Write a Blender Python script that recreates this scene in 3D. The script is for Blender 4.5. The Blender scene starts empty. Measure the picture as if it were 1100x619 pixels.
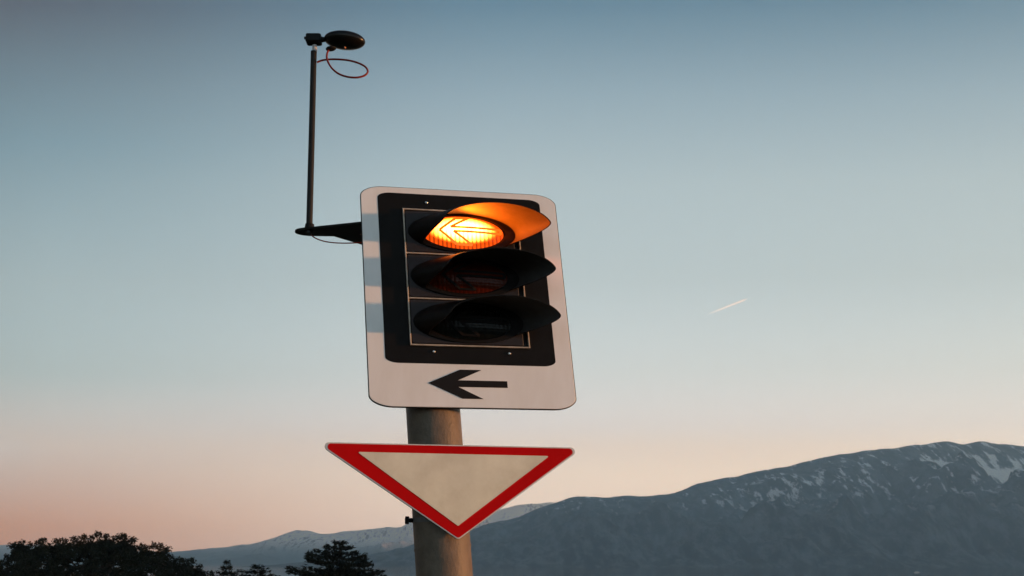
import bpy, bmesh, math, random
from mathutils import Vector, noise

R = math.radians
sc = bpy.context.scene
C = sc.collection

# ---------------------------------------------------------------- camera
F = 985.0                      # focal length in pixels of an 1100 px wide frame
PITCH = math.atan((606 - 309.5) / F)
CAM = Vector((0, 0, 1.6))
cam = bpy.data.objects.new('camera', bpy.data.cameras.new('camera'))
C.objects.link(cam)
sc.camera = cam
cam.location = CAM
cam.rotation_euler = (math.pi / 2 + PITCH, 0, 0)
cam.data.sensor_width = 36
cam.data.lens = 36 * F / 1100
cam.data.clip_start = 0.1
cam.data.clip_end = 90000
cam.data.dof.use_dof = True
cam.data.dof.focus_distance = 5.25
cam.data.dof.aperture_fstop = 7.0

# ---------------------------------------------------------------- light
SUN_EL, SUN_AZ = R(.9), R(-4.0)           # azimuth from +X, turned slightly towards the viewer
sdir = Vector((math.cos(SUN_EL) * math.cos(SUN_AZ), math.cos(SUN_EL) * math.sin(SUN_AZ), math.sin(SUN_EL)))
w = bpy.data.worlds.new('World')
sc.world = w
w.use_nodes = True
nt = w.node_tree
N, L = nt.nodes, nt.links
bg = N['Background']
sky = N.new('ShaderNodeTexSky')
sky.sky_type = 'NISHITA'
sky.sun_disc = False
sky.sun_elevation = R(2.0)
sky.sun_rotation = math.pi / 2 - SUN_AZ
sky.dust_density = 1.5


def srgb(*c):
    return tuple(((v / 255) / 12.92 if v / 255 <= .04045 else (((v / 255) + .055) / 1.055) ** 2.4) for v in c)


def world_ramp(stops):
    r = N.new('ShaderNodeValToRGB')
    el = r.color_ramp.elements
    while len(el) < len(stops):
        el.new(0.5)
    for e, (p, c) in zip(el, stops):
        e.position = p
    for e, (p, c) in zip(el, stops):
        e.color = (*srgb(*c), 1)
    return r


tc = N.new('ShaderNodeTexCoord')
sep = N.new('ShaderNodeSeparateXYZ')
L.new(tc.outputs['Generated'], sep.inputs[0])
xx = N.new('ShaderNodeMath')                # the twilight bands dip a little towards and away from the sun
xx.operation = 'MULTIPLY'
L.new(sep.outputs['X'], xx.inputs[0])
L.new(sep.outputs['X'], xx.inputs[1])
xk = N.new('ShaderNodeMath')
xk.operation = 'MULTIPLY_ADD'
L.new(xx.outputs[0], xk.inputs[0])
xk.inputs[1].default_value = .5
xk.inputs[2].default_value = 1.0
crd = N.new('ShaderNodeMath')
crd.operation = 'MULTIPLY'
L.new(sep.outputs['Z'], crd.inputs[0])
L.new(xk.outputs[0], crd.inputs[1])
far_side = world_ramp([(0, (160.1, 114.6, 47.7)), (0.039, (165.6, 123.0, 52.6)), (0.117, (170.3, 207.1, 237.3)), (0.194, (118.5, 165.1, 188.6)), (0.29, (107.1, 143.0, 161.5)), (0.427, (54.9, 98.6, 121.5)), (0.55, (0.1, 6.7, 40.1)), (0.75, (0.2, 9.8, 45.5)), (1, (0.3, 13.6, 52.2))])
sun_side = world_ramp([(0, (217.8, 239.3, 255.0)), (0.093, (209.4, 239.3, 255.0)), (0.142, (179.2, 212.4, 242.0)), (0.2, (156.3, 188.7, 210.1)), (0.299, (131.5, 159.4, 175.2)), (0.394, (119.8, 146.0, 160.7)), (0.48, (92.1, 121.6, 140.8)), (0.56, (38.4, 82.5, 108.9)), (1, (16.9, 46.3, 71.2))])
for r in (far_side, sun_side):
    L.new(crd.outputs[0], r.inputs[0])
mr = N.new('ShaderNodeMapRange')
mr.interpolation_type = 'SMOOTHSTEP'
mr.inputs['From Min'].default_value = -.62
mr.inputs['From Max'].default_value = .02
L.new(sep.outputs['X'], mr.inputs['Value'])
mixs = N.new('ShaderNodeMix')
mixs.data_type = 'RGBA'
L.new(mr.outputs[0], mixs.inputs['Factor'])
L.new(far_side.outputs[0], mixs.inputs['A'])
L.new(sun_side.outputs[0], mixs.inputs['B'])
addn = N.new('ShaderNodeMix')              # the physical sky under the measured dusk colours
addn.data_type = 'RGBA'
addn.blend_type = 'MIX'
addn.inputs['Factor'].default_value = .07
gain = N.new('ShaderNodeVectorMath')
gain.operation = 'SCALE'
gain.inputs['Scale'].default_value = 13.0
dim = N.new('ShaderNodeMapRange')           # the side away from the set sun goes on getting darker
dim.inputs['From Min'].default_value = -1.0
dim.inputs['From Max'].default_value = -.45
dim.inputs['To Min'].default_value = .3
L.new(sep.outputs['X'], dim.inputs['Value'])
dimc = N.new('ShaderNodeVectorMath')
dimc.operation = 'SCALE'
L.new(mixs.outputs['Result'], dimc.inputs[0])
L.new(dim.outputs[0], dimc.inputs['Scale'])
glow = N.new('ShaderNodeMapRange')          # and brightens towards the low sun
glow.inputs['From Min'].default_value = .55
glow.inputs['From Max'].default_value = 1.0
glow.inputs['To Min'].default_value = 1.0
glow.inputs['To Max'].default_value = 1.7
L.new(sep.outputs['X'], glow.inputs['Value'])
glc = N.new('ShaderNodeVectorMath')
glc.operation = 'SCALE'
L.new(dimc.outputs[0], glc.inputs[0])
L.new(glow.outputs[0], glc.inputs['Scale'])
L.new(glc.outputs[0], gain.inputs[0])
L.new(gain.outputs[0], addn.inputs['A'])
L.new(sky.outputs[0], addn.inputs['B'])
L.new(addn.outputs['Result'], bg.inputs['Color'])
bg.inputs['Strength'].default_value = .1

sl = bpy.data.lights.new('sun', 'SUN')
sl.energy = 5.0
sl.angle = R(2.8)
sl.color = (1, .60, .29)
so = bpy.data.objects.new('sun', sl)
C.objects.link(so)
so.rotation_euler = sdir.to_track_quat('Z', 'Y').to_euler()

sc.view_settings.view_transform = 'Standard'
sc.view_settings.look = 'None'
sc.view_settings.exposure = .7
sc.view_settings.gamma = 1
sc.cycles.use_denoising = True
sc.cycles.volume_bounces = 1
sc.cycles.max_bounces = 8
sc.cycles.sample_clamp_indirect = 8


# ---------------------------------------------------------------- helpers
CP, SP = math.cos(PITCH), math.sin(PITCH)


def ray(x, y):
    a, b = (x - 550) / F, (309.5 - y) / F
    return Vector((a, CP - SP * b, SP + CP * b))


def at(x, y, Y):
    """point of the place at depth Y (metres in front of the viewer)"""
    r = ray(x, y)
    return CAM + r * (Y / r.y)


def px_of(P):
    d = P - CAM
    fw = d.y * CP + d.z * SP
    return 550 + F * d.x / fw


def obj(name, verts, faces, mat, parent=None, smooth=False):
    me = bpy.data.meshes.new(name)
    base = parent_base(parent)
    me.from_pydata([tuple(Vector(v) - base) for v in verts], [], faces)
    me.update()
    bm = bmesh.new()
    bm.from_mesh(me)
    bmesh.ops.recalc_face_normals(bm, faces=bm.faces[:])
    bm.to_mesh(me)
    bm.free()
    if smooth:
        me.polygons.foreach_set('use_smooth', [True] * len(me.polygons))
        me.set_sharp_from_angle(angle=R(28))
    me.materials.append(mat)
    o = bpy.data.objects.new(name, me)
    C.objects.link(o)
    if parent:
        o.parent = parent
    return o


def parent_base(p):
    b = Vector((0, 0, 0))
    while p:
        b += p.location
        p = p.parent
    return b


def thing(name, label, cat, loc, group=None):
    o = bpy.data.objects.new(name, None)
    C.objects.link(o)
    o.location = loc
    tag(o, label, cat, group)
    return o


def tag(o, label=None, cat=None, group=None, kind=None):
    if label: o['label'] = label
    if cat: o['category'] = cat
    if group: o['group'] = group
    if kind: o['kind'] = kind
    return o


def tube(pts, radii, seg=12, caps=True):
    pts = [Vector(p) for p in pts]
    if not hasattr(radii, '__len__'):
        radii = [radii] * len(pts)
    vs, fs = [], []
    up = None
    for i, p in enumerate(pts):
        d = (pts[min(i + 1, len(pts) - 1)] - pts[max(i - 1, 0)]).normalized()
        if up is None:
            up = d.orthogonal().normalized()
        else:
            up = (up - d * up.dot(d)).normalized()
        s = d.cross(up)
        for k in range(seg):
            t = 2 * math.pi * k / seg
            vs.append(p + (up * math.cos(t) + s * math.sin(t)) * radii[i])
    for i in range(len(pts) - 1):
        for k in range(seg):
            k2 = (k + 1) % seg
            fs.append((i * seg + k, i * seg + k2, (i + 1) * seg + k2, (i + 1) * seg + k))
    if caps:
        fs.append(tuple(range(seg)))
        fs.append(tuple((len(pts) - 1) * seg + k for k in range(seg)))
    return vs, fs


def join(*parts):
    vs, fs = [], []
    for v, f in parts:
        o = len(vs)
        vs += list(v)
        fs += [tuple(i + o for i in q) for q in f]
    return vs, fs


# ---------------------------------------------------------------- materials
def mat(name, col, rough=.5, metal=0, spec=.5, vary=None, scale=8, bump=0, bscale=60, rough_vary=0, coat=0, stretch=None):
    m = bpy.data.materials.new(name)
    m.use_nodes = True
    n, l = m.node_tree.nodes, m.node_tree.links
    p = n['Principled BSDF']
    p.inputs['Base Color'].default_value = (*col, 1)
    p.inputs['Roughness'].default_value = rough
    p.inputs['Metallic'].default_value = metal
    p.inputs['Specular IOR Level'].default_value = spec
    p.inputs['Coat Weight'].default_value = coat
    t = n.new('ShaderNodeTexCoord')
    src = t.outputs['Object']
    if stretch:
        mp = n.new('ShaderNodeMapping')
        mp.inputs['Scale'].default_value = stretch
        l.new(src, mp.inputs[0])
        src = mp.outputs[0]
    if vary:
        z = n.new('ShaderNodeTexNoise')
        z.inputs['Scale'].default_value = scale
        z.inputs['Detail'].default_value = 8
        z.inputs['Roughness'].default_value = .65
        l.new(src, z.inputs['Vector'])
        r = n.new('ShaderNodeValToRGB')
        r.color_ramp.elements[0].position = .32
        r.color_ramp.elements[0].color = (*vary, 1)
        r.color_ramp.elements[1].position = .62
        r.color_ramp.elements[1].color = (*col, 1)
        l.new(z.outputs['Fac'], r.inputs[0])
        l.new(r.outputs[0], p.inputs['Base Color'])
        if rough_vary:
            q = n.new('ShaderNodeMapRange')
            q.inputs['To Min'].default_value = rough - rough_vary
            q.inputs['To Max'].default_value = rough + rough_vary
            l.new(z.outputs['Fac'], q.inputs['Value'])
            l.new(q.outputs[0], p.inputs['Roughness'])
    if bump:
        z2 = n.new('ShaderNodeTexNoise')
        z2.inputs['Scale'].default_value = bscale
        z2.inputs['Detail'].default_value = 4
        l.new(src, z2.inputs['Vector'])
        b = n.new('ShaderNodeBump')
        b.inputs['Strength'].default_value = bump
        b.inputs['Distance'].default_value = .01
        l.new(z2.outputs['Fac'], b.inputs['Height'])
        l.new(b.outputs[0], p.inputs['Normal'])
    return m


M = {}
M['white'] = mat('white_enamel', (.82, .79, .76), .5, vary=(.75, .71, .67), scale=2.2, rough_vary=.06, spec=.25, stretch=(2.2, 2.2, .6))
M['edge'] = mat('dark_edge', (.008, .008, .008), .6, spec=.2)
M['panel'] = mat('black_enamel', (.006, .005, .0045), .55, vary=(.009, .0075, .007), scale=5, bump=.05, bscale=14, spec=.10)
M['door'] = mat('dark_door', (.020, .014, .015), .55, vary=(.014, .011, .012), scale=12, bump=.15, bscale=90, spec=.25)
M['trim'] = mat('door_gasket', (.50, .42, .34), .45, vary=(.28, .22, .16), scale=14)  # beige stands for warm light on the door edges
M['visor'] = mat('visor_plastic', (.004, .0038, .0035), .5, vary=(.007, .006, .0055), scale=10, bump=.08, bscale=70, spec=.12)
M['lining'] = mat('visor_lining', (.050, .047, .045), .7, vary=(.040, .038, .036), scale=18, spec=.1)  # hood inside made paler than outside so that it looks strongly lit
M['bezel'] = mat('bezel_rubber', (.006, .005, .005), .7, spec=.12)
M['glyph'] = mat('black_film', (.010, .007, .006), .55, spec=.15)
M['screw'] = mat('steel_screw', (.55, .52, .5), .3, 1)
M['pole'] = mat('pole_paint', (.135, .102, .074), .5, vary=(.092, .072, .053), scale=16, bump=.3, bscale=70, rough_vary=.1, stretch=(1, 1, .7), spec=.2)
M['band'] = mat('steel_band', (.12, .115, .11), .5, .3, vary=(.08, .075, .07), scale=20)
M['red'] = mat('red_sheeting', (.53, .001, .001), .5, vary=(.45, .001, .001), scale=3, bump=.05, bscale=25, spec=.06)
M['sheet'] = mat('white_sheeting', (.68, .48, .30), .2, .35, vary=(.44, .29, .17), scale=1.6, bump=.25, bscale=4.5, coat=.3, spec=.3)  # random weathered mottling, standing in for rippled reflections on the face
M['alu'] = mat('aluminium_edge', (.62, .55, .48), .4, .3, vary=(.5, .44, .38), scale=20)
M['black_metal'] = mat('black_metal', (.005, .005, .005), .55, vary=(.012, .01, .009), scale=16, bump=.1, bscale=80, spec=.15)
M['mast'] = mat('mast_paint', (.009, .0065, .005), .5, vary=(.006, .005, .004), scale=20, stretch=(1, 1, .3), spec=.25)
M['pale_tube'] = mat('pale_tube', (.42, .40, .39), .5)
M['cable'] = mat('red_brown_cable', (.20, .022, .013), .5, spec=.2)
M['pod'] = mat('pod_plastic', (.005, .0045, .004), .3, vary=(.009, .008, .007), scale=20, spec=.22)
M['led'] = mat('amber_window', (.6, .2, .05), .2)  # orange of a reflected glint, put into the colour
M['bark'] = mat('bark', (.07, .05, .04), .9, vary=(.04, .03, .025), scale=6, bump=.5, bscale=12)
M['concrete'] = mat('concrete', (.33, .32, .30), .85, vary=(.24, .23, .22), scale=9, bump=.3, bscale=50)


def leaf_mat(name, a, b):
    m = bpy.data.materials.new(name)
    m.use_nodes = True
    n, l = m.node_tree.nodes, m.node_tree.links
    p = n['Principled BSDF']
    p.inputs['Roughness'].default_value = .7
    p.inputs['Specular IOR Level'].default_value = .2
    t = n.new('ShaderNodeTexCoord')
    z = n.new('ShaderNodeTexNoise')
    z.inputs['Scale'].default_value = 1.3
    z.inputs['Detail'].default_value = 6
    l.new(t.outputs['Object'], z.inputs[0])
    r = n.new('ShaderNodeValToRGB')
    r.color_ramp.elements[0].position = .35
    r.color_ramp.elements[0].color = (*a, 1)
    r.color_ramp.elements[1].position = .65
    r.color_ramp.elements[1].color = (*b, 1)
    l.new(z.outputs['Fac'], r.inputs[0])
    l.new(r.outputs[0], p.inputs['Base Color'])
    return m


M['leaf'] = leaf_mat('dark_foliage', (.009, .010, .006), (.018, .020, .011))
M['needle'] = leaf_mat('dark_needles', (.008, .010, .007), (.015, .018, .011))


def lens_mat(name, base, emit=None, strength=0):
    m = bpy.data.materials.new(name)
    m.use_nodes = True
    n, l = m.node_tree.nodes, m.node_tree.links
    p = n['Principled BSDF']
    p.inputs['Base Color'].default_value = (*base, 1)
    p.inputs['Roughness'].default_value = .25
    p.inputs['Specular IOR Level'].default_value = .13
    p.inputs['Coat Weight'].default_value = .0
    uv = n.new('ShaderNodeUVMap')
    sp = n.new('ShaderNodeSeparateXYZ')
    l.new(uv.outputs[0], sp.inputs[0])

    def math_node(op, a, b=None):
        q = n.new('ShaderNodeMath')
        q.operation = op
        for i, v in enumerate((a, b)):
            if v is None: continue
            if isinstance(v, (int, float)): q.inputs[i].default_value = v
            else: l.new(v, q.inputs[i])
        return q.outputs[0]
    # moulded ribs: upright flutes, coarser in the lower half
    wv = math_node('MULTIPLY', sp.outputs['X'], 62.0)
    rib = math_node('ABSOLUTE', math_node('SINE', wv))
    wv2 = math_node('MULTIPLY', sp.outputs['Y'], 34.0)
    rib2 = math_node('ABSOLUTE', math_node('SINE', wv2))
    hgt = math_node('ADD', rib, math_node('MULTIPLY', rib2, .5))
    b = n.new('ShaderNodeBump')
    b.inputs['Strength'].default_value = .3
    b.inputs['Distance'].default_value = .004
    l.new(hgt, b.inputs['Height'])
    l.new(b.outputs[0], p.inputs['Normal'])
    if emit:
        r2 = math_node('ADD', math_node('POWER', math_node('SUBTRACT', sp.outputs['X'], .5), 2.0),
                       math_node('POWER', math_node('SUBTRACT', sp.outputs['Y'], .56), 2.0))
        hot = n.new('ShaderNodeMapRange')          # the lamp behind the lens is brightest in the middle
        hot.interpolation_type = 'SMOOTHSTEP'
        hot.inputs['From Min'].default_value = .20
        hot.inputs['From Max'].default_value = 0.0
        hot.inputs['To Min'].default_value = .03
        hot.inputs['To Max'].default_value = 1.0
        l.new(r2, hot.inputs['Value'])
        lowh = n.new('ShaderNodeMapRange')         # the flutes are deeper below the arrow
        lowh.inputs['From Min'].default_value = .62
        lowh.inputs['From Max'].default_value = .30
        lowh.inputs['To Min'].default_value = .25
        lowh.inputs['To Max'].default_value = .86
        l.new(sp.outputs['Y'], lowh.inputs['Value'])
        ribm = math_node('SUBTRACT', 1.0, math_node('MULTIPLY', math_node('SUBTRACT', 1.0, rib), lowh.outputs[0]))
        st = math_node('MULTIPLY', math_node('MULTIPLY', hot.outputs[0], ribm), strength)
        ec = n.new('ShaderNodeMix')
        ec.data_type = 'RGBA'
        l.new(hot.outputs[0], ec.inputs['Factor'])
        ec.inputs['A'].default_value = (1.0, .075, .0015, 1)
        ec.inputs['B'].default_value = (*emit, 1)
        l.new(ec.outputs['Result'], p.inputs['Emission Color'])
        l.new(st, p.inputs['Emission Strength'])
    return m


M['lens_lit'] = lens_mat('lit_lens', (.3, .06, .01), (1.0, .29, .042), 25)
M['line_lit'] = mat('moulded_line', (.05, .01, .003), .5)
pl = M['line_lit'].node_tree.nodes['Principled BSDF']           # the moulded line lets a little of the lamp through
pl.inputs['Emission Color'].default_value = (1, .13, .006, 1)
pl.inputs['Emission Strength'].default_value = .9
M['lens_amber'] = lens_mat('unlit_amber_lens', (.055, .007, .0015))
M['lens_green'] = lens_mat('unlit_dark_lens', (.004, .005, .0045))

# ---------------------------------------------------------------- ground, lake, mountains
def smooth(a, b, x):
    t = min(1, max(0, (x - a) / (b - a)))
    return t * t * (3 - 2 * t)


def ground_z(x, y):
    z = -17.5 * smooth(14, 150, y)
    z += .25 * noise.noise(Vector((x * .03, y * .03, 3))) * smooth(10, 40, abs(y - 3) + abs(x) * .3)
    z += 24 * math.exp(-((x - 190) / 60) ** 2 - ((y - 72) / 32) ** 2)      # an unseen knoll added on the right to shade the trees
    return z


def axis(neg, pos):
    v, s = [0.0], 4.0
    a = 0.0
    while a < pos:
        a += s
        s *= 1.16
        v.append(min(a, pos))
    a, s = 0.0, 4.0
    while a > -neg:
        a -= s
        s *= 1.16
        v.insert(0, max(a, -neg))
    return v


xs, ys = axis(10200, 10200), axis(3000, 21000)
gv = [(x, y, ground_z(x, y)) for y in ys for x in xs]
gf = [(j * len(xs) + i, j * len(xs) + i + 1, (j + 1) * len(xs) + i + 1, (j + 1) * len(xs) + i)
      for j in range(len(ys) - 1) for i in range(len(xs) - 1)]
M['ground'] = mat('grass_ground', (.06, .07, .035), .95, vary=(.09, .08, .05), scale=.4, bump=.4, bscale=3)
tag(obj('ground', gv, gf, M['ground'], None, True), kind='structure')

M['water'] = mat('lake_water', (.02, .03, .035), .05, spec=.5)
LAKE_Z = -14.0
lv = [(x, y, LAKE_Z) for y in (90, 400, 1500, 5000, 12000, 20000) for x in (-10000, -4000, 0, 4000, 10000)]
lf = [(j * 5 + i, j * 5 + i + 1, (j + 1) * 5 + i + 1, (j + 1) * 5 + i) for j in range(5) for i in range(4)]
tag(obj('lake', lv, lf, M['water']), kind='structure')


def mountain_mat(name, rock, rock2, snow, lo, hi, amount, patch=None):
    m = bpy.data.materials.new(name)
    m.use_nodes = True
    n, l = m.node_tree.nodes, m.node_tree.links
    p = n['Principled BSDF']
    p.inputs['Roughness'].default_value = .95
    p.inputs['Specular IOR Level'].default_value = .1
    g = n.new('ShaderNodeNewGeometry')
    sp = n.new('ShaderNodeSeparateXYZ')
    l.new(g.outputs['Position'], sp.inputs[0])

    def nz(scale, detail, stretch=(1, 1, 1), rot=(0, 0, 0), rough=.6):
        mp = n.new('ShaderNodeMapping')
        mp.inputs['Scale'].default_value = [s * scale for s in stretch]
        mp.inputs['Rotation'].default_value = rot
        l.new(g.outputs['Position'], mp.inputs[0])
        z = n.new('ShaderNodeTexNoise')
        z.inputs['Scale'].default_value = 1
        z.inputs['Detail'].default_value = detail
        z.inputs['Roughness'].default_value = rough
        l.new(mp.outputs[0], z.inputs['Vector'])
        return z.outputs['Fac']

    def rng(v, a, b, c=0, d=1, ss=True):
        q = n.new('ShaderNodeMapRange')
        q.interpolation_type = 'SMOOTHSTEP' if ss else 'LINEAR'
        q.inputs['From Min'].default_value = a
        q.inputs['From Max'].default_value = b
        q.inputs['To Min'].default_value = c
        q.inputs['To Max'].default_value = d
        l.new(v, q.inputs['Value'])
        return q.outputs[0]

    def op(o, a, b):
        q = n.new('ShaderNodeMath')
        q.operation = o
        for i, v in enumerate((a, b)):
            if isinstance(v, (int, float)): q.inputs[i].default_value = v
            else: l.new(v, q.inputs[i])
        return q.outputs[0]
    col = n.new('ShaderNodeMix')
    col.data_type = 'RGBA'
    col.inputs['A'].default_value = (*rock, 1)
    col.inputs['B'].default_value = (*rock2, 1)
    l.new(rng(nz(.012, 11, (1.2, .35, .5), (0, R(24), 0), .72), .42, .62), col.inputs['Factor'])  # streaky tones paint gully shading that the flat light does not give
    hgt = rng(sp.outputs['Z'], lo, hi, 0, 1)
    streak = nz(.013, 10, (1.3, .25, .42), (0, R(30), 0), .68)
    big = nz(.0011, 4, (1, .6, 1))
    s = op('ADD', op('MULTIPLY', streak, .76), op('MULTIPLY', big, .24))
    if patch:
        s = op('ADD', s, rng(sp.outputs['X'], 900, 3600, -.035, .012, False))
    mask = op('MULTIPLY', rng(s, amount, amount + .045), hgt)
    if patch:
        for (px0, py0, pz0, rx, ry, rz, slant) in patch:
            dx = op('DIVIDE', op('SUBTRACT', sp.outputs['X'], px0), rx)
            zz = op('ADD', sp.outputs['Z'], op('MULTIPLY', op('SUBTRACT', sp.outputs['X'], px0), slant))
            dz = op('DIVIDE', op('SUBTRACT', zz, pz0), rz)
            d = op('ADD', op('MULTIPLY', dx, dx), op('MULTIPLY', dz, dz))
            d = op('ADD', d, op('MULTIPLY', op('SUBTRACT', streak, .5), 5.0))
            mask = op('MAXIMUM', mask, rng(d, 1.25, .85))
    fin = n.new('ShaderNodeMix')
    fin.data_type = 'RGBA'
    l.new(mask, fin.inputs['Factor'])
    l.new(col.outputs['Result'], fin.inputs['A'])
    fin.inputs['B'].default_value = (*snow, 1)
    l.new(fin.outputs['Result'], p.inputs['Base Color'])
    return m


def interp(tab, x):
    if x <= tab[0][0]: return tab[0][1]
    for (a, b), (c, d) in zip(tab, tab[1:]):
        if x <= c:
            t = (x - a) / (c - a)
            return b + (d - b) * t
    return tab[-1][1]


def mountain(name, sky_tab, Yf, Yr, Yb, x0, x1, nx, ny, amp, seed, material, power=1.12, wig=500):
    vs, fs = [], []
    for i in range(nx + 1):
        X = x0 + (x1 - x0) * i / nx
        yr = Yr + wig * noise.noise(Vector((X * .0004, seed, 0)))
        zr = 200.0
        for _ in range(5):
            px = px_of(Vector((X, yr, zr)))
            r = ray(px, interp(sky_tab, px))
            zr = CAM.z + r.z * yr / r.y
        zr += (18 * noise.fractal(Vector((X * .004, seed, 5)), 1.0, 2.1, 5)) * (zr > 60)
        for j in range(ny + 1):
            v = j / ny
            if v < .75:                                   # rows are denser on the side one sees
                t = v / .75
                y = Yf + (yr - Yf) * t
                h = LAKE_Z - 3 + (zr - LAKE_Z + 3) * t ** power
                q = 4.6 * t * (1 - t) ** 1.45 * max(0, zr) / 900 + .03 * t * (1 - t)
                k = noise.ridged_multi_fractal(Vector((X * .0009, y * .00045, seed)), .9, 2.1, 6, 1.0, 2.0) - 1.0
                h += amp * 1.25 * q * (k - .25)
                h += amp * .40 * q * noise.fractal(Vector((X * .004, y * .003, seed + 9)), 1, 2, 4)
            else:
                t = (v - .75) / .25
                y = yr + (Yb - yr) * t
                h = zr * (1 - t) ** 1.2 - 30 * t
            vs.append((X, y, h))
    for i in range(nx):
        for j in range(ny):
            a = i * (ny + 1) + j
            fs.append((a, a + ny + 1, a + ny + 2, a + 1))
    o = obj(name, vs, fs, material, None, False)
    o.data.polygons.foreach_set('use_smooth', [True] * len(o.data.polygons))
    return tag(o, kind='structure')


front_sky = [(-2000, 620), (300, 612), (340, 608), (400, 598), (440, 585), (510, 567), (535, 560), (560, 555), (578, 547), (590, 541), (600, 537.5),
             (612, 534.5), (622, 533), (640, 533.3), (655, 535), (675, 533.5), (700, 532.3), (725, 530), (735, 526), (748, 520),
             (760, 516.5), (775, 513.5), (790, 511.5), (810, 508), (830, 503), (845, 500), (860, 496.5), (880, 492.5), (900, 488.5),
             (920, 485.5), (935, 484), (950, 482), (975, 479.8), (990, 478), (1003, 475), (1012, 474.8), (1022, 475.5), (1032, 477), (1042, 475),
             (1052, 473.2), (1060, 474), (1075, 476.3), (1088, 478), (1100, 480), (1130, 478), (1200, 462), (1400, 430), (1800, 415), (4000, 410)]
far_sky = [(-2500, 596), (-300, 588), (0, 585.5), (40, 586), (100, 590), (190, 593.5), (215, 590.5), (235, 588.5), (255, 586), (275, 583), (290, 579),
           (300, 575.5), (310, 571.5), (320, 569.2), (330, 569.8), (338, 572), (346, 573.5), (358, 573), (368, 570.8), (385, 569.5), (400, 568),
           (415, 567), (428, 566.8), (434, 565), (439, 560), (445, 556), (470, 546), (500, 548), (530, 549), (545, 545.5), (556, 542), (575, 541.2),
           (590, 540), (605, 541), (700, 548), (1200, 560), (4000, 590)]
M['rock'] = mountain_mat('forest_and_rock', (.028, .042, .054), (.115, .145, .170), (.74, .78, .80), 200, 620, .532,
                         [(3820, 0, 690, 460, 0, 42, .22), (4100, 0, 640, 330, 0, 78, .1)])
M['snowrock'] = mountain_mat('snow_and_rock', (.045, .055, .062), (.09, .10, .11), (.82, .84, .86), 90, 380, .42)
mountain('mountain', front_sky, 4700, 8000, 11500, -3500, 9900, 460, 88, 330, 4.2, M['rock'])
mountain('snowy_mountain', far_sky, 10500, 15500, 19500, -10000, 7000, 380, 60, 260, 11.7, M['snowrock'])

# unseen ridge added along the right-hand shore to keep sun off the haze
vs, fs = [], []
for i in range(61):
    yy = 500 + (5600 - 500) * i / 60
    for j in range(25):
        t = j / 24
        xx = 6600 + 3400 * t
        k = noise.ridged_multi_fractal(Vector((xx * .0008, yy * .0008, 2.2)), .9, 2.1, 5, 1, 2) - 1
        vs.append((xx, yy, -18 + math.sin(math.pi * t) * (1050 * smooth(500, 1500, yy) + 220 * k)))
for i in range(60):
    for j in range(24):
        a = i * 25 + j
        fs.append((a, a + 1, a + 26, a + 25))
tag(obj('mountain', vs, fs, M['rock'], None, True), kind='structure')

# ---------------------------------------------------------------- the signal's own frame
O = CAM + Vector((-0.25747882, 5.0, 1.46079318))
U = Vector((0.98687545, 0.16120725, 0.0094375))
V = Vector((-0.08718766, 0.00133254, 1.0))
NN = Vector((0.16105238, -0.98682638, 0.01535676))
WV = Vector((.85, -1.0, -.12))              # the way the visors point


def B(a, b, c=0):
    return O + U * a + V * b + NN * c


def rrect(x0, x1, y0, y1, rx, ry, n=10):
    pts = []
    for cx, cy, a0 in ((x1 - rx, y1 - ry, 0), (x0 + rx, y1 - ry, 90), (x0 + rx, y0 + ry, 180), (x1 - rx, y0 + ry, 270)):
        for k in range(n + 1):
            t = R(a0 + 90 * k / n)
            pts.append((cx + rx * math.cos(t), cy + ry * math.sin(t)))
    return pts


def plate(outline, c0, c1, ch=0.0):
    """solid plate in the signal's frame, front at c1, back at c0, chamfer ch on the front edge"""
    n = len(outline)
    cx = sum(p[0] for p in outline) / n
    cy = sum(p[1] for p in outline) / n
    w_ = max(abs(p[0] - cx) for p in outline)
    h_ = max(abs(p[1] - cy) for p in outline)
    rings = [(c0, 0), (c1 - ch, 0)] + ([(c1, ch)] if ch else [])
    vs = []
    for c, s in rings:
        for (a, b) in outline:
            vs.append(B(cx + (a - cx) * (1 - s / w_), cy + (b - cy) * (1 - s / h_), c))
    fs = []
    for r_ in range(len(rings) - 1):
        for k in range(n):
            k2 = (k + 1) % n
            fs.append((r_ * n + k, r_ * n + k2, (r_ + 1) * n + k2, (r_ + 1) * n + k))
    fs.append(tuple(range(n)))
    fs.append(tuple((len(rings) - 1) * n + k for k in range(n)))
    return vs, fs


# ---------------------------------------------------------------- pole
PY = 5.165
p_top, p_low = at(465.25, 440, PY), at(477.6, 619, PY)
pd = (p_top - p_low) / (p_top.z - p_low.z)


def pole_at(z):
    return p_low + pd * (z - p_low.z)


PR = .1525
base = pole_at(0)
pole = thing('signal_pole', 'thick round grey pole carrying the signal board and the triangular sign', 'pole', base)
v, f = tube([pole_at(z) for z in (-.15, .05, 1, 2, 3, 3.35)], PR, 64)
obj('post', v, f, M['pole'], pole, True)
v, f = tube([pole_at(z) for z in (3.35, 3.37, 3.385)], [PR + .004, PR + .004, PR * .8], 48)
obj('cap', v, f, M['band'], pole, True)
v, f = tube([pole_at(z) for z in (-.1, .012, .03)], [PR + .14, PR + .14, PR + .13], 32)
obj('base_flange', v, f, M['concrete'], pole, True)
for k in range(4):
    t = R(45 + 90 * k)
    q = pole_at(.03) + Vector((math.cos(t), math.sin(t), 0)) * (PR + .08)
    v, f = tube([q, q + Vector((0, 0, .05))], .022, 6)
    obj('anchor_bolt', v, f, M['screw'], pole)
# a welded seam ring low on the post
zb = at(490, 588, PY - PR).z
v, f = tube([pole_at(zb - .006), pole_at(zb + .006)], PR + .0025, 64, False)
obj('seam_ring', v, f, M['pole'], pole, True)

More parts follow.
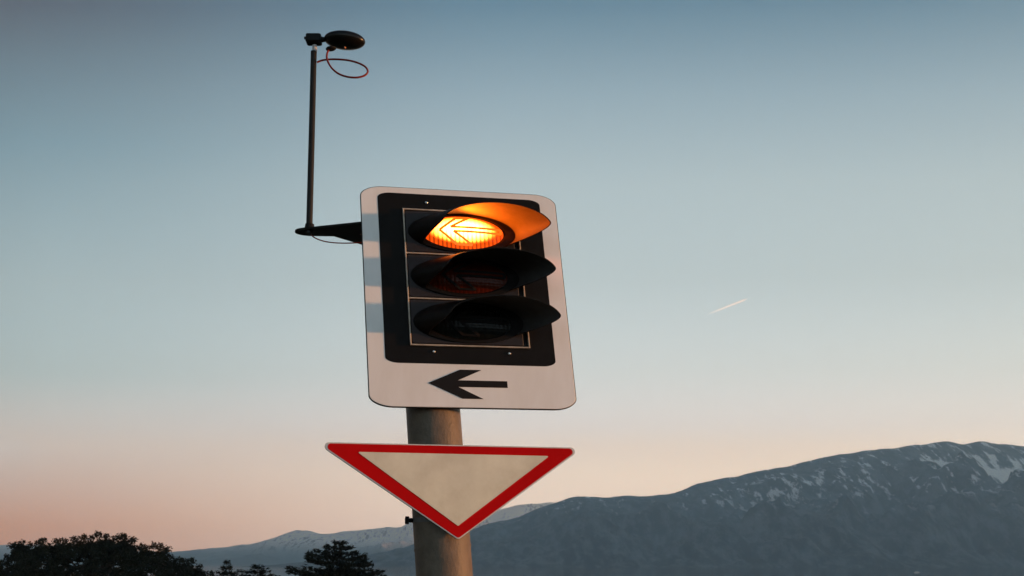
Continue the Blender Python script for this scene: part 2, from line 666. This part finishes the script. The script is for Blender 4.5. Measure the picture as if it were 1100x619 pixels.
# ---------------------------------------------------------------- signal board
sig = thing('traffic_signal', 'white backboard signal with glowing orange top lens and black left arrow', 'traffic signal', B(-.2, -.645, -.03))
v, f = plate(rrect(-.576, .576, -.645, .645, .135, .066, 14), -.022, -.003, 0)
bb = obj('backboard', v, f, M['edge'], sig, True)
bb['label'] = 'dark rear sheet of the backboard'
v, f = plate(rrect(-.571, .571, -.6412, .6412, .131, .063, 14), -.003, .002, .0015)
obj('white_face', v, f, M['white'], bb, True)
v, f = plate(rrect(-.477, .477, -.401, .606, .075, .032, 10), .002, .0032, .0004)
pan = obj('black_panel', v, f, M['panel'], sig, True)
arrow = [(-.249, -.509), (-.069, -.431), (.05, -.431), (-.085, -.491), (.190, -.491), (.190, -.528), (-.085, -.528), (.05, -.593), (-.066, -.593)]
v, f = plate(arrow, .002, .0045)
obj('arrow', v, f, M['glyph'], sig)
for a, b in ((-.196, .553), (.212, .553), (-.207, -.333), (.216, -.333)):
    v, f = plate([(a + .009 * math.cos(R(t)), b + .009 * math.sin(R(t)) * .8) for t in range(0, 360, 36)], .0032, .011, .003)
    obj('screw', v, f, M['screw'], pan, True)

ROWS = [(.236, .503), (-.031, .236), (-.299, -.031)]
T = .0042
# pale strips round the three doors, coloured as their warm-lit edges
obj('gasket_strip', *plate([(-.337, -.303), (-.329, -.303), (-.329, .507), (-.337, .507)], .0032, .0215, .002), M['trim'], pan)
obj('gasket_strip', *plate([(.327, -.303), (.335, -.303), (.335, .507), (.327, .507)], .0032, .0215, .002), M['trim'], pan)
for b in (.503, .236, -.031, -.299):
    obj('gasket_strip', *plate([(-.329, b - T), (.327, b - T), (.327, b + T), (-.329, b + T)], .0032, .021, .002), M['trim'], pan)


def ellipse_ring(cx, cy, rx, ry, c, n=72, shift=0.0):
    return [B(cx + rx * math.cos(2 * math.pi * k / n), cy + ry * math.sin(2 * math.pi * k / n), c) for k in range(n)]


def rings_faces(nr, n, close=True):
    return [(r_ * n + k, r_ * n + (k + 1) % n, (r_ + 1) * n + (k + 1) % n, (r_ + 1) * n + k) for r_ in range(nr - 1) for k in range(n)]


LX, LY = .240, .099          # lens half axes
VX, VY = .312, .121          # visor half axes
VL = .25
lens_labels = ['glowing orange lens with an outlined left arrow', 'unlit dark amber lens', 'unlit blackish lens']
for i, (b0, b1) in enumerate(ROWS):
    cy = (b0 + b1) / 2
    cx = -.001
    head = obj('signal_door', *plate(rrect(-.325, .300, b0 + .008, b1 - .008, .012, .008, 4), .0032, .018, .003), M['door'], sig, True)
    # bezel ring
    n = 72
    vs = ellipse_ring(cx, cy, VX - .004, VY - .003, .018) + ellipse_ring(cx, cy, VX - .004, VY - .003, .028) + \
        ellipse_ring(cx, cy, LX + .014, LY + .006, .030) + ellipse_ring(cx, cy, LX, LY, .024)
    obj('bezel', vs, rings_faces(4, n), M['bezel'], head, True)
    # lens: a shallow dome
    vs, fs, uvs = [], [], []
    NR = 10
    for r_ in range(NR + 1):
        q = 1 - r_ / NR
        for k in range(n):
            t = 2 * math.pi * k / n
            vs.append(B(cx + LX * q * math.cos(t), cy + LY * q * math.sin(t), .023 + .03 * (1 - q * q)))
            uvs.append((.5 + .5 * q * math.cos(t), .5 + .5 * q * math.sin(t)))
    fs = rings_faces(NR + 1, n)
    lens = obj('lens', vs, fs, (M['lens_lit'], M['lens_amber'], M['lens_green'])[i], head, True)
    lens['label'] = lens_labels[i]
    ul = lens.data.uv_layers.new(name='UVMap')
    for lp in lens.data.loops:
        ul.data[lp.index].uv = uvs[lp.vertex_index]
    # arrow outline moulded on the lens
    arr = [(-.135, .373), (-.036, .452), (.040, .458), (-.070, .393), (.222, .393), (.222, .367), (-.055, .367), (.050, .291), (-.040, .293)]

    def on_lens(a, b):
        q2 = ((a - cx) / LX) ** 2 + ((b - .3695) / LY) ** 2
        return .023 + .03 * (1 - min(1, q2)) + .002
    bars = []
    for (p, q) in zip(arr, arr[1:] + arr[:1]):
        steps = 8
        for s in range(steps):
            m0 = [p[0] + (q[0] - p[0]) * s / steps, p[1] + (q[1] - p[1]) * s / steps]
            m1 = [p[0] + (q[0] - p[0]) * (s + 1) / steps, p[1] + (q[1] - p[1]) * (s + 1) / steps]
            dx, dy = q[0] - p[0], q[1] - p[1]
            ln = math.hypot(dx, dy)
            nx_, ny_ = -dy / ln * .0078, dx / ln * .0060
            d0, d1 = on_lens(*m0), on_lens(*m1)
            vv = []
            for e in (0, .004):
                for (mm, dd, sg) in ((m0, d0, 1), (m1, d1, 1), (m1, d1, -1), (m0, d0, -1)):
                    vv.append(B(mm[0] + nx_ * sg, mm[1] + ny_ * sg + (cy - .3695), dd + e))
            bars.append((vv, [(0, 1, 2, 3), (4, 5, 6, 7), (0, 1, 5, 4), (1, 2, 6, 5), (2, 3, 7, 6), (3, 0, 4, 7)]))
    obj('arrow_outline', *join(*bars), M['line_lit'] if i == 0 else M['bezel'], head)
    # visor: a hood, long on top and at the sides, cut back towards the bottom
    inner, outer = [], []
    NS, NL = 96, 10
    th = .007
    vs, fs = [], []
    for s in range(NS + 1):
        t = R(-72 + (252 + 72) * s / NS)
        up = math.degrees(t)
        up = up if up <= 90 else 180 - up                # -72 .. 90, same on both sides
        sn = math.sin(R(up))
        cut = min(1, max(0, (sn + .62) / .80))           # a slanting cut, rounded where it meets the long part
        g = .04 + .96 * math.sin(cut * math.pi / 2) ** 1.15 + .07 * smooth(15, 90, up)
        for lay in (0, 1):
            ex, ey = (VX, VY) if lay == 0 else (VX - th, VY - th * .7)
            for q in range(NL + 1):
                d = VL * g * q / NL
                flare = 1 - .03 * q / NL
                vs.append(B(cx + ex * math.cos(t) * flare, cy + ey * math.sin(t) * flare, .018) + WV * d)
    W2 = 2 * (NL + 1)
    for s in range(NS):
        a, b = s * W2, (s + 1) * W2
        for lay in (0, 1):
            for q in range(NL):
                o = lay * (NL + 1) + q
                fs.append((a + o, b + o, b + o + 1, a + o + 1))
        fs.append((a + NL, b + NL, b + 2 * NL + 1, a + 2 * NL + 1))
        fs.append((a, b, b + NL + 1, a + NL + 1))
    for a in (0, NS * W2):
        for q in range(NL):
            fs.append((a + q, a + q + 1, a + NL + 2 + q, a + NL + 1 + q))
    vo = obj('visor', vs, fs, M['visor'], head, True)
    vo.data.materials.append(M['lining'])
    for k, pg in enumerate(vo.data.polygons):
        q = k % (2 * NL + 2)
        if k < NS * (2 * NL + 2) and NL <= q < 2 * NL:
            pg.material_index = 1
# the light the lit lamp throws into its own hood
ll = bpy.data.lights.new('lit_lamp', 'SPOT')
ll.energy = 66
ll.color = (1, .135, .004)
ll.spot_size = R(130)
ll.spot_blend = .9
ll.shadow_soft_size = .03
lo = bpy.data.objects.new('lit_lamp', ll)
C.objects.link(lo)
lc = B(-.02, (ROWS[0][0] + ROWS[0][1]) / 2 - .01, .075)
lo.location = lc
lo.rotation_euler = (-(WV.normalized() * .9 + U * .75 + V * .62)).to_track_quat('Z', 'Y').to_euler()
# lamp housing behind the board and its two pole brackets
v, f = plate(rrect(-.02, .32, -.29, .49, .04, .04, 5), -.16, -.0225)
obj('housing', v, f, M['panel'], sig, True)
for b in (-.25, .30):
    zz = B(-.2, b).z
    c = pole_at(zz)
    v, f = tube([c + Vector((0, 0, -.03)), c + Vector((0, 0, .03))], PR + .006, 48, False)
    obj('pole_strap', v, f, M['band'], sig, True)

# ---------------------------------------------------------------- triangular sign
tri = thing('yield_sign', 'red bordered white triangle sign pointing down below the signal board', 'sign', B(-.14, -1.33, -.03))


def rtri(p, r, n=8):
    out = []
    for i in range(3):
        a, b, c = Vector(p[i - 1]), Vector(p[i]), Vector(p[(i + 1) % 3])
        d1, d2 = (a - b).normalized(), (c - b).normalized()
        half = math.acos(max(-1, min(1, d1.dot(d2)))) / 2
        off = r / math.tan(half)
        cen = b + (d1 + d2).normalized() * (r / math.sin(half))
        s, e = b + d1 * off, b + d2 * off
        a0 = math.atan2(s.y - cen.y, s.x - cen.x)
        a1 = math.atan2(e.y - cen.y, e.x - cen.x)
        da = (a1 - a0 + math.pi) % (2 * math.pi) - math.pi
        for k in range(n + 1):
            t = a0 + da * k / n
            out.append((cen.x + r * math.cos(t), cen.y + r * math.sin(t)))
    return out


def inset(p, d):
    """move the three edges of a triangle inwards by d"""
    res = []
    for i in range(3):
        a, b, c = Vector(p[i - 1]), Vector(p[i]), Vector(p[(i + 1) % 3])
        d1, d2 = (a - b).normalized(), (c - b).normalized()
        half = math.acos(d1.dot(d2)) / 2
        res.append(tuple(b + (d1 + d2).normalized() * (d / math.sin(half))))
    return res


TP = [(-.864, -.836), (.584, -.852), (-.142, -1.339)]
v, f = plate(rtri(TP, .022), -.028, -.004)
obj('rim', v, f, M['edge'], tri, True)
v, f = plate(rtri(inset(TP, .0006), .0216), -.004, .001, .001)
obj('edge_strip', v, f, M['alu'], tri, True)
v, f = plate(rtri(inset(TP, .0068), .0185), .001, .003)
obj('red_border', v, f, M['red'], tri, True)
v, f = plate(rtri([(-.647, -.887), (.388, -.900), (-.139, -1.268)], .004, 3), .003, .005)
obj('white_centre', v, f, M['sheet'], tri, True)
# clamp bands round the pole with a bolt that shows on the left
for y_ in (559, 500):
    zc = at(443, y_, PY - .05).z
    c = pole_at(zc)
    v, f = tube([c + Vector((0, 0, -.012)), c + Vector((0, 0, .012))], PR + .004, 64, False)
    cl = obj('clamp_band', v, f, M['band'], tri, True)
    q = c + Vector((-PR - .006, -.05, 0))
    v, f = join(tube([q + Vector((.03, 0, 0)), q + Vector((-.012, 0, 0))], .012, 8),
                tube([q + Vector((-.010, 0, 0)), q + Vector((-.03, 0, 0))], .021, 6))
    obj('clamp_bolt', v, f, M['black_metal'], cl)
    fr = Vector((c.x, c.y, c.z))
    v, f = join(*[tube([fr + Vector((s, -.10, 0)), B(0, 0, -.028) + U * ((fr.x + s) - O.x) + V * (zc - O.z)], .014, 8) for s in (-.06, .06)])
    obj('clamp_arm', v, f, M['black_metal'], tri)

# ---------------------------------------------------------------- sensor mast
MH = CAM.z + 1.9692884
m0 = at(332.4, 246, 5.3)
m1 = at(337.1, 55.5, 5.3)
mast = thing('sensor_mast', 'thin dark upright mast with oval pod, bracketed left of the signal board', 'mast', m0)


def flat(pts, z0, z1):
    n = len(pts)
    vs = [Vector((x, y, z0)) for x, y in pts] + [Vector((x, y, z1)) for x, y in pts]
    fs = [tuple(range(n)), tuple(range(n, 2 * n))] + [(k, (k + 1) % n, n + (k + 1) % n, n + k) for k in range(n)]
    return vs, fs


ang = [(-1.245 + .098 * math.cos(R(t)), 5.335 + .062 * math.sin(R(t))) for t in range(240, 85, -12)]
up_arm = ang + [(-1.09, 5.40), (-.30, 6.05), (-.26, 5.86), (-.90, 5.372), (-.86, 5.355), (-.30, 5.33), (-.30, 5.135), (-.85, 5.155)]
# a plate with two arms: one runs to the housing, one back round the pole
plate_pts = ang + [(-1.115, 5.402), (-.964, 5.56), (-.50, 5.62), (-.36, 5.52), (-.36, 5.46), (-.93, 5.385), (-.95, 5.362), (-.36, 5.31), (-.36, 5.20), (-.905, 5.172)]
v, f = flat(plate_pts, MH - .006, MH + .006)
br = obj('bracket', v, f, M['black_metal'], mast)
v, f = flat([(-.66, 5.20), (-.36, 5.20), (-.36, 5.62), (-.66, 5.62)], MH - .03, MH - .0065)
obj('bracket_foot', v, f, M['black_metal'], br)
v, f = tube([m0 + Vector((0, 0, -.03)), m0 + (m1 - m0) * .5, m1], [.0195, .0195, .0195], 20)
obj('tube', v, f, M['mast'], mast, True)
v, f = tube([m0 + Vector((0, 0, -.012)), m0 + Vector((0, 0, .03))], [.032, .027], 20)
obj('socket', v, f, M['black_metal'], mast, True)
n0 = at(338, 56, 5.3)
n1 = at(338, 49, 5.3)
v, f = tube([n0, n1], .0155, 20)
obj('neck', v, f, M['pale_tube'], mast, True)


def box(c, hx, hy, hz, ch):
    vs = []
    for z, s in ((-hz, ch), (-hz + ch, 0), (hz - ch, 0), (hz, ch)):
        for x, y in ((-1, -1), (1, -1), (1, 1), (-1, 1)):
            for (ax, ay) in (((x * (hx - s), y * (hy - s - ch))), ((x * (hx - s - ch), y * (hy - s)))) if x * y > 0 else (((x * (hx - s - ch), y * (hy - s))), ((x * (hx - s), y * (hy - s - ch)))):
                vs.append(c + Vector((ax, ay, z)))
    n = 8
    fs = [tuple(range(8)), tuple(range(24, 32))] + [(r_ * n + k, r_ * n + (k + 1) % n, (r_ + 1) * n + (k + 1) % n, (r_ + 1) * n + k) for r_ in range(3) for k in range(n)]
    return vs, fs


hc = at(337.3, 42.6, 5.3)
head = obj('pod_mount', *box(hc, .049, .035, .030, .006), M['black_metal'], mast, True)
q = hc + Vector((-.055, 0, .004))
v, f = tube([q + Vector((-.006, -.012, 0)), q + Vector((.02, -.012, 0))], .010, 8)
obj('mount_bolt', v, f, M['black_metal'], head, True)
v, f = tube([hc + Vector((.045, 0, 0)), hc + Vector((.085, 0, 0))], [.020, .014], 12)
obj('swivel', v, f, M['black_metal'], head, True)
# pod: flattened egg, keel a little below the middle
pc = at(370.3, 43.4, 5.3)
vs, fs = [], []
NA, NB = 40, 24
tilt = R(-3)
for j in range(NB + 1):
    ph = -math.pi / 2 + math.pi * j / NB
    for k in range(NA):
        t = 2 * math.pi * k / NA
        cxp = math.copysign(abs(math.cos(ph)) ** .9, math.cos(ph))
        x = .136 * cxp * math.cos(t)
        y = .085 * cxp * math.sin(t)
        z = (.050 if ph > 0 else .052) * math.sin(ph)
        z -= x * math.tan(R(4))
        vs.append(pc + Vector((x, y, z)))
fs = rings_faces(NB + 1, NA)
pod = obj('pod', vs, fs, M['pod'], mast, True)
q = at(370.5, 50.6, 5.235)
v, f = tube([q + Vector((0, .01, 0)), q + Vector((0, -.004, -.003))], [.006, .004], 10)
obj('sensor_window', v, f, M['led'], pod, True)  # small stud modelled for the orange reflection on the pod
g0 = at(355.5, 52.4, 5.27)
vs, fs = [], []
for j in range(13):
    ph = -math.pi / 2 + math.pi * j / 12
    for k in range(20):
        t = 2 * math.pi * k / 20
        x = .034 * math.cos(ph) * math.cos(t)
        vs.append(g0 + Vector((x, .026 * math.cos(ph) * math.sin(t), .014 * math.sin(ph) + x * .12)))
obj('cable_gland', vs, rings_faces(13, 20), M['black_metal'], pod, True)


def spline(pts, n=10):
    out = []
    P = [Vector(p) for p in pts]
    P = [P[0] * 2 - P[1]] + P + [P[-1] * 2 - P[-2]]
    for i in range(1, len(P) - 2):
        for k in range(n):
            t = k / n
            a, b, c, d = P[i - 1], P[i], P[i + 1], P[i + 2]
            out.append(.5 * ((2 * b) + (c - a) * t + (2 * a - 5 * b + 4 * c - d) * t * t + (3 * b - a - 3 * c + d) * t ** 3))
    out.append(P[-2])
    return out


loop = [(353.2, 53.5, 5.27), (351.3, 58, 5.26), (351.2, 63, 5.24), (353, 68, 5.22), (357, 74, 5.20), (364, 79.5, 5.18), (373, 82.6, 5.17), (383, 83.4, 5.17), (391, 81.5, 5.18),
        (395, 77.5, 5.19), (393, 72.5, 5.21), (386, 68.3, 5.23), (376, 65.3, 5.25), (365, 64, 5.26), (354, 63.9, 5.28), (346, 65, 5.29), (340.5, 67, 5.29)]
v, f = tube(spline([at(*p) for p in loop]), .0064, 8)
obj('cable', v, f, M['cable'], mast, True)
low = [(334, 252.5, 5.31), (339, 256, 5.31), (347, 259, 5.31), (358, 260.8, 5.31), (372, 261.3, 5.31), (390, 260.5, 5.31), (410, 258, 5.30)]
v, f = tube(spline([at(*p) for p in low]), .0038, 8)
obj('cable', v, f, M['cable'], mast, True)

# ---------------------------------------------------------------- trees
def leaf_cloud(centres, rnd, per, r, size, flat_=1.0, droop=0.0):
    vs, fs = [], []
    for (c, rr) in centres:
        k = int(per * (rr / r) ** 2)
        for _ in range(k):
            while True:
                d = Vector((rnd.uniform(-1, 1), rnd.uniform(-1, 1), rnd.uniform(-1, 1)))
                if d.length < 1: break
            d = d * (.55 + .45 * rnd.random())
            p = c + Vector((d.x * rr, d.y * rr, d.z * rr * flat_ - droop * rr * (d.x * d.x + d.y * d.y)))
            s = size * rnd.uniform(.6, 1.4)
            a = Vector((rnd.gauss(0, 1), rnd.gauss(0, 1), rnd.gauss(0, .8))).normalized()
            b = a.orthogonal().normalized()
            b = (b * math.cos(1) + a.cross(b) * math.sin(rnd.uniform(0, 6))).normalized()
            o = len(vs)
            vs += [p - a * s, p + b * s * .55, p + a * s, p - b * s * .55]
            fs.append((o, o + 1, o + 2, o + 3))
    return vs, fs


def branchy(root_pt, tips, rnd, r0, trunk_top):
    """tapered trunk with limbs that reach towards the given tips"""
    parts = [tube(spline([root_pt, root_pt.lerp(trunk_top, .5) + Vector((.12, .1, 0)), trunk_top], 5), [r0 * (1 - .8 * k / 10) for k in range(11)], 9)]
    for tip in tips:
        t = rnd.uniform(.35, .85)
        s = root_pt.lerp(trunk_top, t)
        mid = s.lerp(tip, .5) + Vector((0, 0, .12 * (tip - s).length))
        r_ = r0 * .34 * (1 - t * .5)
        parts.append(tube(spline([s, mid, tip], 4), [r_ * (1 - .85 * k / 8) for k in range(9)], 6))
    return join(*parts)


def crown_tree(name, label, contour, Y, ry, seed, n_tufts, tuft_r, per, size, floor, trunk_px, group):
    """broad tree: tufts filling the space under an uneven crown contour (pixels of its outline turned into metres at depth Y)"""
    rnd = random.Random(seed)
    prof = [(at(x, y, Y).x, at(x, y, Y).z) for x, y in contour]
    xa, xb = prof[0][0], prof[-1][0]
    cxm = (xa + xb) / 2
    tufts = []
    while len(tufts) < n_tufts:
        x = rnd.uniform(xa, xb)
        y = rnd.uniform(-1, 1) * ry
        hx = (x - cxm) / ((xb - xa) / 2)
        if hx * hx * .8 + (y / ry) ** 2 > 1: continue
        top = interp(prof, x)
        zt = floor + (top - floor) * (1 - .45 * (y / ry) ** 2)
        shell = rnd.random()
        z = zt - tuft_r * 1.35 - (abs(rnd.gauss(0, .22)) if shell < .6 else rnd.random() * (zt - floor))
        if z < floor: continue
        tufts.append((Vector((x, Y + y, z)), tuft_r * rnd.uniform(.6, 1.15)))
    # a few tufts exactly on the outline
    for (x, z) in prof:
        tufts.append((Vector((x, Y + rnd.uniform(-.6, .6), z - tuft_r * .6)), tuft_r * rnd.uniform(.7, 1.0)))
    tx = at(trunk_px, 600, Y).x
    g = Vector((tx, Y, ground_z(tx, Y) - .1))
    t = thing(name, label, 'tree', g, group)
    tips = [c for c, r_ in rnd.sample(tufts, min(len(tufts), 60))]
    topz = max(z for _, z in prof)
    obj('trunk', *branchy(g, tips, rnd, (topz - g.z) * .045, Vector((tx, Y, topz - 1.2))), M['bark'], t, True)
    obj('crown', *leaf_cloud(tufts, rnd, per, tuft_r, size, .8), M['leaf'], t)
    return t


TY = 68.0
big = [(-45, 607), (-25, 596), (-8, 601), (4, 601), (10, 594), (16, 582), (24, 579.5), (32, 581), (38, 579), (48, 577), (60, 576.5), (72, 577), (80, 575),
       (90, 573.2), (99, 573.5), (107, 570.5), (114, 571.5), (121, 574), (128, 572.5), (135, 573), (142, 575.5), (147, 576), (152, 583), (160, 585),
       (168, 582.5), (174, 582.8), (179, 586), (181, 594), (186, 597.5), (193, 597.5), (199, 600), (206, 599), (212, 604), (218, 611), (226, 613), (231, 620)]
crown_tree('broad_tree', 'broad dark tree with tufted crown at the left edge of the picture', big, TY, 4.2, 5, 900, .50, 150, .085, -3.2, 100, 'silhouetted trees along the bottom left')


def cone_tree(name, label, tip_px, tip_y, Y, half_w, height, tiers, seed, group, lean=0, size=.1, foot=None, shape=1.0):
    rnd = random.Random(seed)
    tip = at(tip_px, tip_y, Y)
    g = Vector((tip.x + lean, Y, ground_z(tip.x, Y) - .1))
    t = thing(name, label, 'tree', g, group)
    parts = [tube([g, g.lerp(tip, .5), tip], [height * .03, height * .02, .02], 8)]
    vs, fs = [], []
    for k in range(tiers):
        q = (k + .4) / tiers
        z = tip.z - height * q
        rad = half_w * (q ** shape) * rnd.uniform(.85, 1.15)
        nb = 5 + int(10 * q)
        for b in range(nb):
            a = 2 * math.pi * (b + rnd.random() * .7) / nb
            ln = rad * rnd.uniform(.62, 1.12)
            d = Vector((math.cos(a), math.sin(a) * .7, 0))
            s = Vector((g.x + (tip.x - g.x) * (1 - q), Y, z + .12 * ln))
            e = s + d * ln + Vector((0, 0, rnd.uniform(.02, .16) * ln - .05))
            m = s.lerp(e, .55) + Vector((0, 0, -.06 * ln))
            parts.append(tube(spline([s, m, e], 3), [.03, .026, .022, .018, .015, .012, .008], 4))
            ns = max(8, int(ln * 60))
            for _ in range(ns):
                u = rnd.random() ** .7
                p = s.lerp(m, u * 2) if u < .5 else m.lerp(e, u * 2 - 1)
                wd = .32 * ln * (1.05 - u) + .10
                p = p + Vector((-d.y, d.x, 0)) * rnd.gauss(0, wd * .55) + Vector((rnd.gauss(0, .05), rnd.gauss(0, .05), rnd.gauss(.02, .07)))
                sz = size * rnd.uniform(.7, 1.5)
                ax = (d + Vector((rnd.gauss(0, .5), rnd.gauss(0, .5), rnd.gauss(.25, .35)))).normalized()
                bx = ax.cross(Vector((rnd.gauss(0, .6), rnd.gauss(0, .6), 1))).normalized()
                o = len(vs)
                vs += [p - ax * sz, p + bx * sz * .4, p + ax * sz, p - bx * sz * .4]
                fs.append((o, o + 1, o + 2, o + 3))
    obj('trunk', *join(*parts), M['bark'], t, True)
    obj('crown', vs, fs, M['needle'], t)
    return t


G = 'silhouetted trees along the bottom left'
cone_tree('conifer_tree', 'dark layered conifer standing just left of the pole', 366, 582, 62, 4.9, 4.6, 12, 21, G, size=.12, shape=.62)
cone_tree('conifer_tree', 'small pointed treetop, nearer the broad tree of two between broad tree and conifer', 244, 602.5, 66, 1.5, 3.0, 8, 3, G, size=.10, shape=.5)
cone_tree('conifer_tree', 'small flat treetop, nearer the conifer of two between broad tree and conifer', 277, 608, 64, 2.1, 3.0, 8, 8, G, size=.10, shape=.32)

# ---------------------------------------------------------------- far shore and lake traffic
M['boat'] = mat('boat_paint', (.45, .44, .43), .5, vary=(.36, .35, .34), scale=.3)


def boat(name, label, P, ln):
    t = thing(name, label, 'boat', P)
    hw = ln * .11
    pts = [(-ln / 2, -hw), (ln * .3, -hw), (ln / 2, 0), (ln * .3, hw), (-ln / 2, hw)]
    v, f = flat([(P.x + x, P.y + y) for x, y in pts], P.z - .4, P.z + ln * .07)
    obj('hull', v, f, M['boat'], t)
    v, f = flat([(P.x + x, P.y + y * .7) for x, y in [(-ln * .3, -hw), (ln * .18, -hw), (ln * .18, hw), (-ln * .3, hw)]], P.z + ln * .07, P.z + ln * .15)
    obj('cabin', v, f, M['boat'], t)


r = ray(985, 615.2)
P = CAM + r * ((LAKE_Z - CAM.z) / r.z)
boat('boat', 'tiny pale boat on the lake under the big mountain', Vector((P.x, P.y, LAKE_Z)), 12)

# ---------------------------------------------------------------- contrail, far above the haze
ca, cb = at(803, 321, 17500), at(752, 341, 25500)
m = bpy.data.materials.new('ice_trail')
m.use_nodes = True
n, l = m.node_tree.nodes, m.node_tree.links
n.remove(n['Principled BSDF'])
p = n.new('ShaderNodeVolumePrincipled')
p.inputs['Color'].default_value = (1, 1, 1, 1)
t = n.new('ShaderNodeTexCoord')
s = n.new('ShaderNodeSeparateXYZ')
l.new(t.outputs['Generated'], s.inputs[0])
q = n.new('ShaderNodeMapRange')
q.interpolation_type = 'SMOOTHSTEP'
q.inputs['To Min'].default_value = .0
q.inputs['To Max'].default_value = .004
q.inputs['From Min'].default_value = .9
q.inputs['From Max'].default_value = .05
l.new(s.outputs['Y'], q.inputs['Value'])
l.new(q.outputs[0], p.inputs['Density'])
l.new(p.outputs[0], n['Material Output'].inputs['Volume'])
pts = [cb.lerp(ca, k / 16) for k in range(17)]
v, f = tube(pts, [22 + 6 * (1 - k / 16) if k < 16 else 8 for k in range(17)], 10)
tag(obj('contrail', v, f, m, None, True), 'short pale slanting contrail in the sky right of the signal', 'contrail')

# ---------------------------------------------------------------- haze
hz = flat([(-10400, -3400), (10400, -3400), (10400, 21400), (-10400, 21400)], -19.0, 2600)
m = bpy.data.materials.new('haze_air')
m.use_nodes = True
n, l = m.node_tree.nodes, m.node_tree.links
n.remove(n['Principled BSDF'])
pv = n.new('ShaderNodeVolumePrincipled')
pv.inputs['Color'].default_value = (.47, .77, 1.0, 1)
pv.inputs['Absorption Color'].default_value = (1, 1, 1, 1)
pv.inputs['Density'].default_value = 9.0e-5
pv.inputs['Anisotropy'].default_value = .1
l.new(pv.outputs[0], n['Material Output'].inputs['Volume'])
tag(obj('haze', *hz, m), kind='stuff')
